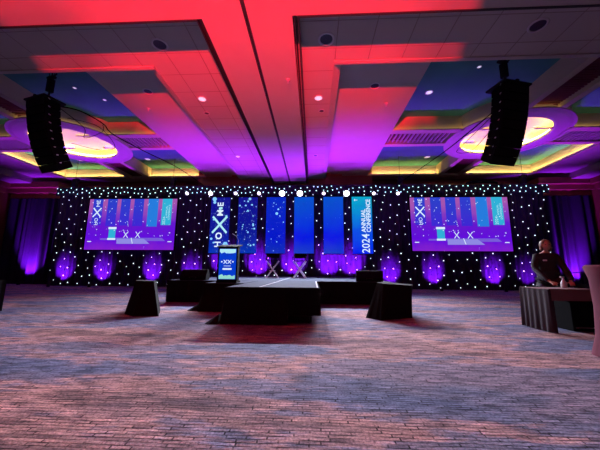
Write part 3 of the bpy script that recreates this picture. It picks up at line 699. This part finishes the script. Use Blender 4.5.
# ------------------------------------------------------------------ line arrays
def line_array(x, y, ztop, rz, label):
    t = thing('line_array', label, 'loudspeaker', (x, y, ztop), rz)
    W, D, Hc, n = .45, .52, .266, 9
    bm = BM(); box(bm, -.50, .50, -.05, .60, -.02, .04); box(bm, -.05, .05, -.05, .66, .04, .10); obj('flying_frame', bm, 'metalb', t, bevel=.01)
    p = Vector((0, 0, -.03)); ang = R_(7)
    for k in range(n):
        dn = Vector((0, math.sin(ang), -math.cos(ang))); bk = Vector((0, math.cos(ang), math.sin(ang)))
        g = .005; f0 = p+dn*g; f1 = p+dn*(Hc-g)
        b0 = f0+bk*D+dn*.02; b1 = f1+bk*D-dn*.02
        bm = BM()
        def at(v, s): return (s*W, v.y, v.z)
        hexa(bm, [at(f1, -1), at(f1, 1), (W*.8, b1.y, b1.z), (-W*.8, b1.y, b1.z), at(f0, -1), at(f0, 1), (W*.8, b0.y, b0.z), (-W*.8, b0.y, b0.z)])
        c = obj('cabinet', bm, 'dark', t, bevel=.008)
        bm = BM(); gf0 = f0+dn*.02-bk*.012; gf1 = f1-dn*.02-bk*.012
        hexa(bm, [(-W+.02, gf1.y, gf1.z), (W-.02, gf1.y, gf1.z), (W-.02, (gf1+bk*.012).y, (gf1+bk*.012).z), (-W+.02, (gf1+bk*.012).y, (gf1+bk*.012).z), (-W+.02, gf0.y, gf0.z), (W-.02, gf0.y, gf0.z), (W-.02, (gf0+bk*.012).y, (gf0+bk*.012).z), (-W+.02, (gf0+bk*.012).y, (gf0+bk*.012).z)]); obj('front_grille', bm, 'metalb', c)
        for s in (-1, 1):
            bm = BM(); q = p+bk*.10; q2 = p+dn*.04+bk*.22
            xx = s*(W+.004); hexa(bm, [(xx, (q+dn*.025).y, (q+dn*.025).z), (xx+s*.012, (q+dn*.025).y, (q+dn*.025).z), (xx+s*.012-s*.07, q2.y, q2.z), (xx-s*.07, q2.y, q2.z), (xx, q.y, q.z), (xx+s*.012, q.y, q.z), (xx+s*.012-s*.07, (q2-dn*.025).y, (q2-dn*.025).z), (xx-s*.07, (q2-dn*.025).y, (q2-dn*.025).z)])
            obj('rigging_plate', bm, 'alu' if True else 'metalb', c)
        p = p+dn*Hc; ang += R_([2, 2, 3, 3, 4, 4, 4, 5, 5][k])
    mb = BM(); box(mb, -.07, .07, .25, .43, .42, .90); tube(mb, (0, .34, .10), (0, .34, .42), .03, 8); m = obj('hoist_motor', mb, 'metalb', t, bevel=.03)
    bm = BM(); tube(bm, (0, .34, .90), (0, .34, ZT-ztop-.1), .02, 6); obj('chain', bm, 'metalb', m)
    bm = BM(); box(bm, -.17, .15, .28, .40, .93, .99); tube(bm, (-.14, .34, .97), (-.14, .34, ZT-ztop), .012, 6); tube(bm, (.12, .34, .97), (.12, .34, ZT-ztop), .012, 6); tube(bm, (.13, .34, .98), (.24, .34, 1.06), .025, 6); obj('beam_clamp', bm, 'metalb', m)
line_array(6.0, 7.72, 6.55, R_(15), 'tall black curved loudspeaker column hanging from the ceiling at right')
line_array(-9.0, 7.8, 6.5, R_(-15), 'tall black curved loudspeaker column hanging from the ceiling at left')
def cable(pts, r, label):
    bm = BM(); P = [Vector(p) for p in pts]; out = []
    for i in range(len(P)-1):
        a = P[max(i-1, 0)]; b = P[i]; c = P[i+1]; d = P[min(i+2, len(P)-1)]
        for k in range(6):
            s = k/6; out.append(.5*((2*b)+(c-a)*s+(2*a-5*b+4*c-d)*s*s+(3*b-a-3*c+d)*s**3))
    out.append(P[-1]); path(bm, out, r, 6); tag(obj('speaker_cable', bm, 'dark', None, True), label, 'cable')
cable([(-8.9, 8.55, 6.66), (-8.55, 9.0, 6.75), (-8.3, 9.8, 6.7), (-8.3, 10.4, 6.55), (-7.9, 12, 6.5), (-7.2, 14, 6.4), (-6.6, 16.3, 6.05)], .022, 'thick black cable sweeping from the left loudspeaker column to the stage truss')
cable([(-8.9, 8.6, 6.6), (-8.5, 9.2, 6.2), (-8.6, 9.4, 5.9), (-8.2, 9.7, 6.3), (-8.3, 9.8, 6.65)], .012, 'thin cable loop beside the left loudspeaker column')
cable([(-8.7, 8.7, 6.3), (-8.2, 9.5, 6.4), (-8.0, 10.2, 5.9), (-8.5, 10.0, 5.7), (-8.9, 9.2, 5.6)], .010, 'second thin cable loop, lower, beside the left loudspeaker column')
cable([(5.75, 8.5, 6.1), (5.6, 9.6, 6.0), (5.6, 11.5, 6.1), (5.4, 14, 6.2), (4.9, 16.3, 6.1)], .020, 'black cable running from the right loudspeaker column down to the stage truss')
cable([(5.75, 8.6, 5.6), (5.5, 9.4, 5.2), (5.4, 10.2, 5.5), (5.9, 10.4, 6.0), (6.0, 9, 6.2)], .010, 'thin cable loop beside the right loudspeaker column')

# ------------------------------------------------------------------ uplights
def ulp(x, y, z, e, label, aim=.75, ang=58, bl=.75, spill=2200):
    t = thing('uplight', label, 'light', (x, y, z), 0, 'violet uplights along the backdrop')
    bm = BM(); lathe(bm, [(.01, .0), (.085, .0), (.085, .14), (.075, .15), (.07, .13)], n=16); obj('body', bm, 'metalb', t, True)
    bm = BM(); lathe(bm, [(.068, .132), (.003, .134)], n=16); obj('lens', bm, 'plens', t)
    yd = YD if y < 16.5 else 18.1
    spot('uplight_beam', (x, y, z+.17), (x, yd, z+.17+aim), e, (.31, .010, 1), ang, bl, .05)
    if spill: spot('uplight_spill', (x, y, z+.17), (x, y-1.2, z+6), spill, (.36, .012, 1), 66, 1, .05)
UE = 2600
for x, lb in ((-15.3, 'first from the left end of the backdrop'), (-12.85, 'below the left part of the left screen'), (-9.75, 'below the right part of the left screen'), (-7.35, 'between the left screen and the stage'),
              (4.45, 'between the stage and the right screen'), (6.9, 'below the left part of the right screen'), (10.25, 'below the right end of the right screen'), (12.1, 'at the right end of the backdrop')):
    ulp(x, 15.70, 0, UE*(.35 if x > 12 else 1), 'small violet uplight on the carpet '+lb)
for x, lb in ((-5.4, 'behind the lectern'), (-3.3, 'between lectern and chairs'), (-1.2, 'between the two tall chairs'), (.9, 'right of the chairs'), (2.2, 'behind the right wedge monitor')):
    ulp(x, 15.65, SZ, UE*1.1, 'small violet uplight at the back of the stage deck, '+lb, .6, 78)
ulp(-19.0, 17.4, 0, UE*2.6, 'violet uplight at the foot of the far left drape', 1.5, 70, 1, 0)
ulp(15.9, 17.4, 0, UE*2.6, 'violet uplight at the foot of the far right drape', 1.5, 70, 1, 0)
# ------------------------------------------------------------------ red wash light behind the camera
rl = Vector((-.55, -8.0, 3.0))
t = thing('wash_light', 'red wash light on a tall stand behind the camera', 'light', (rl.x, rl.y, 0))
bm = BM(); tube(bm, (0, 0, .3), (0, 0, 2.75), .03, 8)
for k in range(3): tube(bm, (0, 0, .5), (.6*math.cos(k*2.09), .6*math.sin(k*2.09), .02), .018, 6)
obj('stand', bm, 'metalb', t)
bm = BM(); box(bm, -.16, .16, -.42, -.10, 2.80, 3.16); obj('housing', bm, 'metalb', t)
for nm, pts in (('added_flag', [(.10, -.10, 2.84), (.10, -.10, 3.16), (.212, .70, 3.4), (.212, .70, 2.9)]), ('added_flag', [(-.10, -.10, 2.84), (-.10, -.10, 3.16), (-.36, .70, 3.4), (-.36, .70, 2.9)]),):  # unseen side flags added to cut the red beam left and right
    bm = BM(); v = [bm.verts.new(p) for p in pts]; w = [bm.verts.new((p[0]+.01, p[1], p[2])) for p in pts]; bm.faces.new(v); bm.faces.new(w[::-1])
    for k in range(4): bm.faces.new((v[k], v[(k+1)%4], w[(k+1)%4], w[k]))
    obj(nm, bm, 'metalb', t)
bm = BM(); hexa(bm, [(-.12,-.10,2.80),(.12,-.10,2.80),(.14,.20,3.032),(-.18,.20,3.032),(-.12,-.10,2.81),(.12,-.10,2.81),(.14,.20,3.042),(-.18,.20,3.042)]); box(bm, .044, .14, .195, .20, 3.03, 3.053); box(bm, -.18, -.071, .195, .20, 3.03, 3.053); obj('added_flag', bm, 'metalb', t)  # added lower flag, raised corners keep red off the tray walls
bm = BM(); hexa(bm, [(-.12,-.10,3.17),(.12,-.10,3.17),(.24,.70,3.25),(-.40,.70,3.25),(-.12,-.10,3.18),(.12,-.10,3.18),(.24,.70,3.26),(-.40,.70,3.26)]); obj('added_flag', bm, 'metalb', t)  # added upper flag, keeps the beam off the ceiling overhead
RED = 72000
l = spot('wash_light_beam', rl, (rl.x-.6, rl.y+10, rl.z+2.6), RED, (1, .012, .03), 66, .35, .010)

# ------------------------------------------------------------------ service table, person, small things on it
TX0, TX1, TY0, TY1, TH = 4.12, 6.1, 5.22, 5.9, .745
t = thing('skirted_table', 'cloth-covered table with dark pleated end skirt at the right edge', 'table', ((TX0+TX1)/2, (TY0+TY1)/2, 0))
ax, ay = (TX0+TX1)/2, (TY0+TY1)/2
bm = BM(); box(bm, TX0-ax, TX1-ax, TY0-ay, TY1-ay, TH-.03, TH); obj('tabletop', bm, 'cloth', t, bevel=.006)
bm = BM(); fold(bm, [(TX0-.01-ax, TY1-ay), (TX0-.01-ax, TY0-.01-ay), (TX0+.05-ax, TY0-.015-ay)], .01, TH-.005, .014, .10, .015, .02, .3, 5, ftop=.3); obj('end_skirt', bm, 'skirt', t, True)
bm = BM(); fold(bm, [(TX0+.02-ax, TY0-.022-ay), (TX1-ax, TY0-.022-ay)], TH-.20, TH, .004, .3, 0, .05, .3, 3); obj('front_cloth', bm, 'cloth', t, True)
for sx in (TX0+.1-ax, TX1-.1-ax):
    for sy in (-.28, .28):
        bm = BM(); tube(bm, (sx, sy, 0), (sx, sy, TH-.03), .018, 6); obj('leg', bm, 'metalb', t)
for k, (a, b, lb) in enumerate(((4.62, 5.18, 'black case stored under the table, nearest the pleated skirt'), (5.24, 5.85, 'black case stored under the right part of the table'))):
    o = thing('equipment_case', lb, 'case', ((a+b)/2, 5.62, 0)); w = (b-a)/2
    bm = BM(); box(bm, -w, w, -.22, .24, .0, .60); obj('case_body', bm, 'black', o, bevel=.015)
    bm = BM(); box(bm, -w+.03, w-.03, -.235, -.22, .06, .075); obj('metal_edge', bm, 'steel', o)
# white pump bottle, keyboard-like dark console, paper
t = thing('spray_bottle', 'small white bottle standing at the left end of the table', 'bottle', (4.74, 5.62, TH))
bm = BM(); lathe(bm, [(.002, 0), (.045, 0), (.05, .03), (.045, .10), (.022, .14), (.020, .16), (.002, .16)], n=16); obj('body', bm, 'white', t, True)
bm = BM(); tube(bm, (0, 0, .16), (0, 0, .20), .016, 10); box(bm, -.05, .02, -.012, .012, .19, .215); obj('nozzle', bm, 'white', t)
t = thing('mixing_console', 'low dark sound console on the table under the person\'s hands', 'console', (5.28, 5.52, TH), R_(4))
bm = BM(); hexa(bm, [(-.28, -.18, 0), (.28, -.18, 0), (.28, .2, 0), (-.28, .2, 0), (-.28, -.18, .03), (.28, -.18, .03), (.28, .2, .075), (-.28, .2, .075)]); obj('chassis', bm, 'dark', t)
bm = BM()
bm.free()
for k in range(10):
    bm = BM(); box(bm, -.24+.05*k, -.225+.05*k, -.12, -.09, .035, .06); obj('fader_cap', bm, 'white', t)
bm = BM(); box(bm, 5.62, 5.92, 5.42, 5.62, TH, TH+.004); tag(obj('paper_sheet', bm, 'tape'), 'sheet of paper lying on the table right of the console', 'paper')

# person
def skinmesh(name, verts, edges, rad, m, parent, sub=2, root=0):
    me = bpy.data.meshes.new(name); me.from_pydata([tuple(v) for v in verts], edges, []); me.materials.append(M[m])
    o = bpy.data.objects.new(name, me); COL.objects.link(o)
    if parent: o.parent = parent
    sk = o.modifiers.new('skin', 'SKIN'); sk.use_smooth_shade = True
    for i, r in enumerate(rad): me.skin_vertices[0].data[i].radius = (r, r) if not isinstance(r, tuple) else r
    me.skin_vertices[0].data[root].use_root = True
    sb = o.modifiers.new('subsurf', 'SUBSURF'); sb.levels = sub; sb.render_levels = sub
    bpy.context.view_layer.update()
    dg = bpy.context.evaluated_depsgraph_get(); nm = bpy.data.meshes.new_from_object(o.evaluated_get(dg))
    o.modifiers.clear(); o.data = nm
    for p in nm.polygons: p.use_smooth = True
    return o
PX, PY = 5.03, 6.34
per = thing('person', 'person in a dark jacket with a badge standing behind the table at right', 'person', (PX, PY, 0), R_(-18))
# body: one skinned skeleton (pelvis root)
V = [(0,0,.90), (0,-.01,1.05), (0,-.03,1.22), (0,-.06,1.38), (0,-.07,1.46),            # 0-4 spine to neck base
     (-.17,-.06,1.37), (-.25,-.12,1.12), (-.20,-.40,.93), (-.15,-.52,.845),            # 5-8 left arm (image left)
     (.17,-.06,1.37), (.26,-.12,1.12), (.24,-.36,.92), (.16,-.52,.845),                # 9-12 right arm
     (-.09,0,.86), (-.10,-.02,.48), (-.11,.02,.09), (-.12,-.13,.035),                  # 13-16
     (.09,0,.86), (.10,-.02,.48), (.11,.02,.09), (.12,-.13,.035),
     (0,-.085,1.52)]
E_ = [(0,1),(1,2),(2,3),(3,4),(3,5),(5,6),(6,7),(7,8),(3,9),(9,10),(10,11),(11,12),(0,13),(13,14),(14,15),(15,16),(0,17),(17,18),(18,19),(19,20),(4,21)]
Rr = [(.15,.11),(.13,.10),(.15,.11),(.14,.09),.055,.06,.045,.035,.026,.06,.045,.035,.026,.085,.06,.04,.03,.085,.06,.04,.03,.05]
# head and hands joined into the body mesh
body = skinmesh('body', V, E_, Rr, 'skin', per, 2)
bmb = BM(); bmb.from_mesh(body.data)
hc = Vector((0, -.11, 1.60))
n0 = len(bmb.verts); bmesh.ops.create_uvsphere(bmb, u_segments=28, v_segments=20, radius=.1, matrix=Matrix.Translation(hc) @ Matrix.Rotation(R_(12), 4, 'X') @ Matrix.Diagonal((.82, .98, 1.18, 1)))
bmb.verts.ensure_lookup_table()
for v in list(bmb.verts)[n0:]:
    d = v.co-hc
    if d.z < -.03: v.co.x = hc.x+d.x*(1-.9*(-.03-d.z)*2.2)                 # narrower jaw
    if d.y < -.06:
        v.co.y -= .022*math.exp(-(d.x/.014)**2-((d.z+.01)/.022)**2)       # nose
        for s in (-1, 1): v.co.y += .010*math.exp(-((d.x-s*.032)/.016)**2-((d.z-.018)/.012)**2)
        v.co.y -= .006*math.exp(-(d.x/.03)**2-((d.z+.045)/.008)**2)
for s in (-1, 1): bmesh.ops.create_uvsphere(bmb, u_segments=10, v_segments=8, radius=.03, matrix=Matrix.Translation(hc+Vector((s*.082, .005, 0))) @ Matrix.Diagonal((.35, .6, 1, 1)))
def hand(bm, wrist, dirv, sx):
    wrist = Vector(wrist); d = Vector(dirv).normalized(); side = Vector((d.y, -d.x, 0)).normalized()*sx; dn = Vector((0, 0, -1))
    bmesh.ops.create_uvsphere(bm, u_segments=14, v_segments=10, radius=.045, matrix=Matrix.Translation(wrist+d*.045) @ d.to_track_quat('Y', 'Z').to_matrix().to_4x4() @ Matrix.Diagonal((.95, 1.15, .42, 1)))
    for k, (o_, L) in enumerate(((-.030, .060), (-.011, .072), (.010, .068), (.029, .052))):
        a = wrist+d*.075+side*o_; b = a+d*L*.45+dn*.006; c = b+d*L*.33+dn*.016; e = c+d*L*.22+dn*.014
        tube(bm, a, b, .0095, 8, .009); ball(bm, b, .0092, seg=8); tube(bm, b, c, .009, 8, .008); ball(bm, c, .0082, seg=8); tube(bm, c, e, .008, 8, .0065); ball(bm, e, .0067, seg=8)
    a = wrist+d*.03-side*.036; b = a-side*.028+d*.026+dn*.004; c = b+d*.030-side*.004+dn*.008
    tube(bm, a, b, .012, 8, .0105); ball(bm, b, .0105, seg=8); tube(bm, b, c, .010, 8, .008); ball(bm, c, .008, seg=8)
hand(bmb, (-.15, -.52, .845), (.10, -1, -.16), 1); hand(bmb, (.16, -.52, .845), (-.22, -1, -.16), -1)
bmb.to_mesh(body.data); bmb.free()
for p in body.data.polygons: p.use_smooth = True
# eyes, mouth
bm = BM()
for s in (-1, 1): ball(bm, hc+Vector((s*.032, -.082, .020)), .010, seg=8)
obj('eyes', bm, 'dark', per, True)
# jacket and trousers
jv = [V[0], V[1], V[2], V[3], (0,-.065,1.425), V[5], V[6], V[7], (-.16,-.49,.86), V[9], V[10], V[11], (.17,-.49,.86), (0,0,.82)]
je = [(0,1),(1,2),(2,3),(3,4),(3,5),(5,6),(6,7),(7,8),(3,9),(9,10),(10,11),(11,12),(0,13)]
jr = [(.185,.135),(.165,.125),(.185,.135),(.175,.115),.075,.083,.066,.055,.043,.083,.066,.055,.043,(.185,.14)]
skinmesh('jacket', jv, je, jr, 'jacket', per, 2)
tv = [(0,0,.90),(-.09,0,.84),(-.10,-.02,.48),(-.11,.02,.10),(.09,0,.84),(.10,-.02,.48),(.11,.02,.10)]
skinmesh('trousers', tv, [(0,1),(1,2),(2,3),(0,4),(4,5),(5,6)], [(.16,.12),.10,.078,.06,.10,.078,.06], 'jacket', per, 2)
for s in (-1, 1):
    bm = BM(); ball(bm, (s*.12, -.07, .045), .05, (.85, 2.4, .85), 14); 
    for v in bm.verts: v.co.z = max(v.co.z, .002)
    obj('shoe', bm, 'dark', per, True)
bm = BM(); n0 = 0
ball(bm, hc+Vector((0, .022, .018)), .108, (.98, 1.0, 1.14), 24)
dele = [v for v in bm.verts if (v.co.y < hc.y-.035 and v.co.z < hc.z+.045) or v.co.z < hc.z-.115]
bmesh.ops.delete(bm, geom=dele, context='VERTS')
for s in (-1, 1): ball(bm, hc+Vector((s*.078, .015, -.05)), .042, (.7, 1.1, 1.6), 12)
obj('hair', bm, 'hair', per, True)
bm = BM(); box(bm, -.115, -.045, -.206, -.198, 1.27, 1.30); obj('name_badge', bm, 'white', per)

# rail stand behind the table
t = thing('metal_rail', 'thin dark metal rail on a post behind the table at right', 'rail', (8.6, 9.4, 0))
bm = BM(); tube(bm, (-.6, 0, 1.03), (1.4, 0, 1.03), .014, 8); obj('top_bar', bm, 'metalb', t)
for x in (0, 1.2):
    bm = BM(); tube(bm, (x, 0, .02), (x, 0, 1.03), .02, 8); lathe(bm, [(.18, 0), (.18, .015), (.03, .03)], (x, 0, 0), 20); obj('post', bm, 'metalb', t)
# rounded pink form, stand-in for an unidentified blur cut by the right edge
t = thing('pink_form', 'rounded pink form added for an unidentified blur at the right frame edge', 'table', (3.86, 3.75, 0))
bm = BM(); lathe(bm, [(.36, .005), (.30, .25), (.28, .6), (.29, .95), (.33, 1.10), (.31, 1.13), (.01, 1.14)], n=40)
for v in bm.verts:
    a = math.atan2(v.co.y, v.co.x); r = 1+.03*math.sin(a*8)*(1-v.co.z/1.2); v.co.x *= r; v.co.y *= r
obj('form_shell', bm, 'pink', t, True)

# ------------------------------------------------------------------ room ambience: unused area-lamp helper and a dim violet world
def area(name, loc, target, e, col, sx, sy):
    l = bpy.data.lights.new(name, 'AREA'); l.energy = e; l.color = col; l.shape = 'RECTANGLE'; l.size = sx; l.size_y = sy
    o = bpy.data.objects.new(name, l); COL.objects.link(o); o.location = loc
    o.rotation_euler = (Vector(target)-Vector(loc)).to_track_quat('-Z', 'Y').to_euler(); return o
w = bpy.data.worlds.new('world'); S.world = w; w.use_nodes = True; w.node_tree.nodes['Background'].inputs[0].default_value = (.02, .01, .03, 1)

S.view_settings.view_transform = 'Standard'; S.view_settings.look = 'None'; S.view_settings.exposure = 0; S.view_settings.gamma = 1; S.view_settings.use_curve_mapping = False
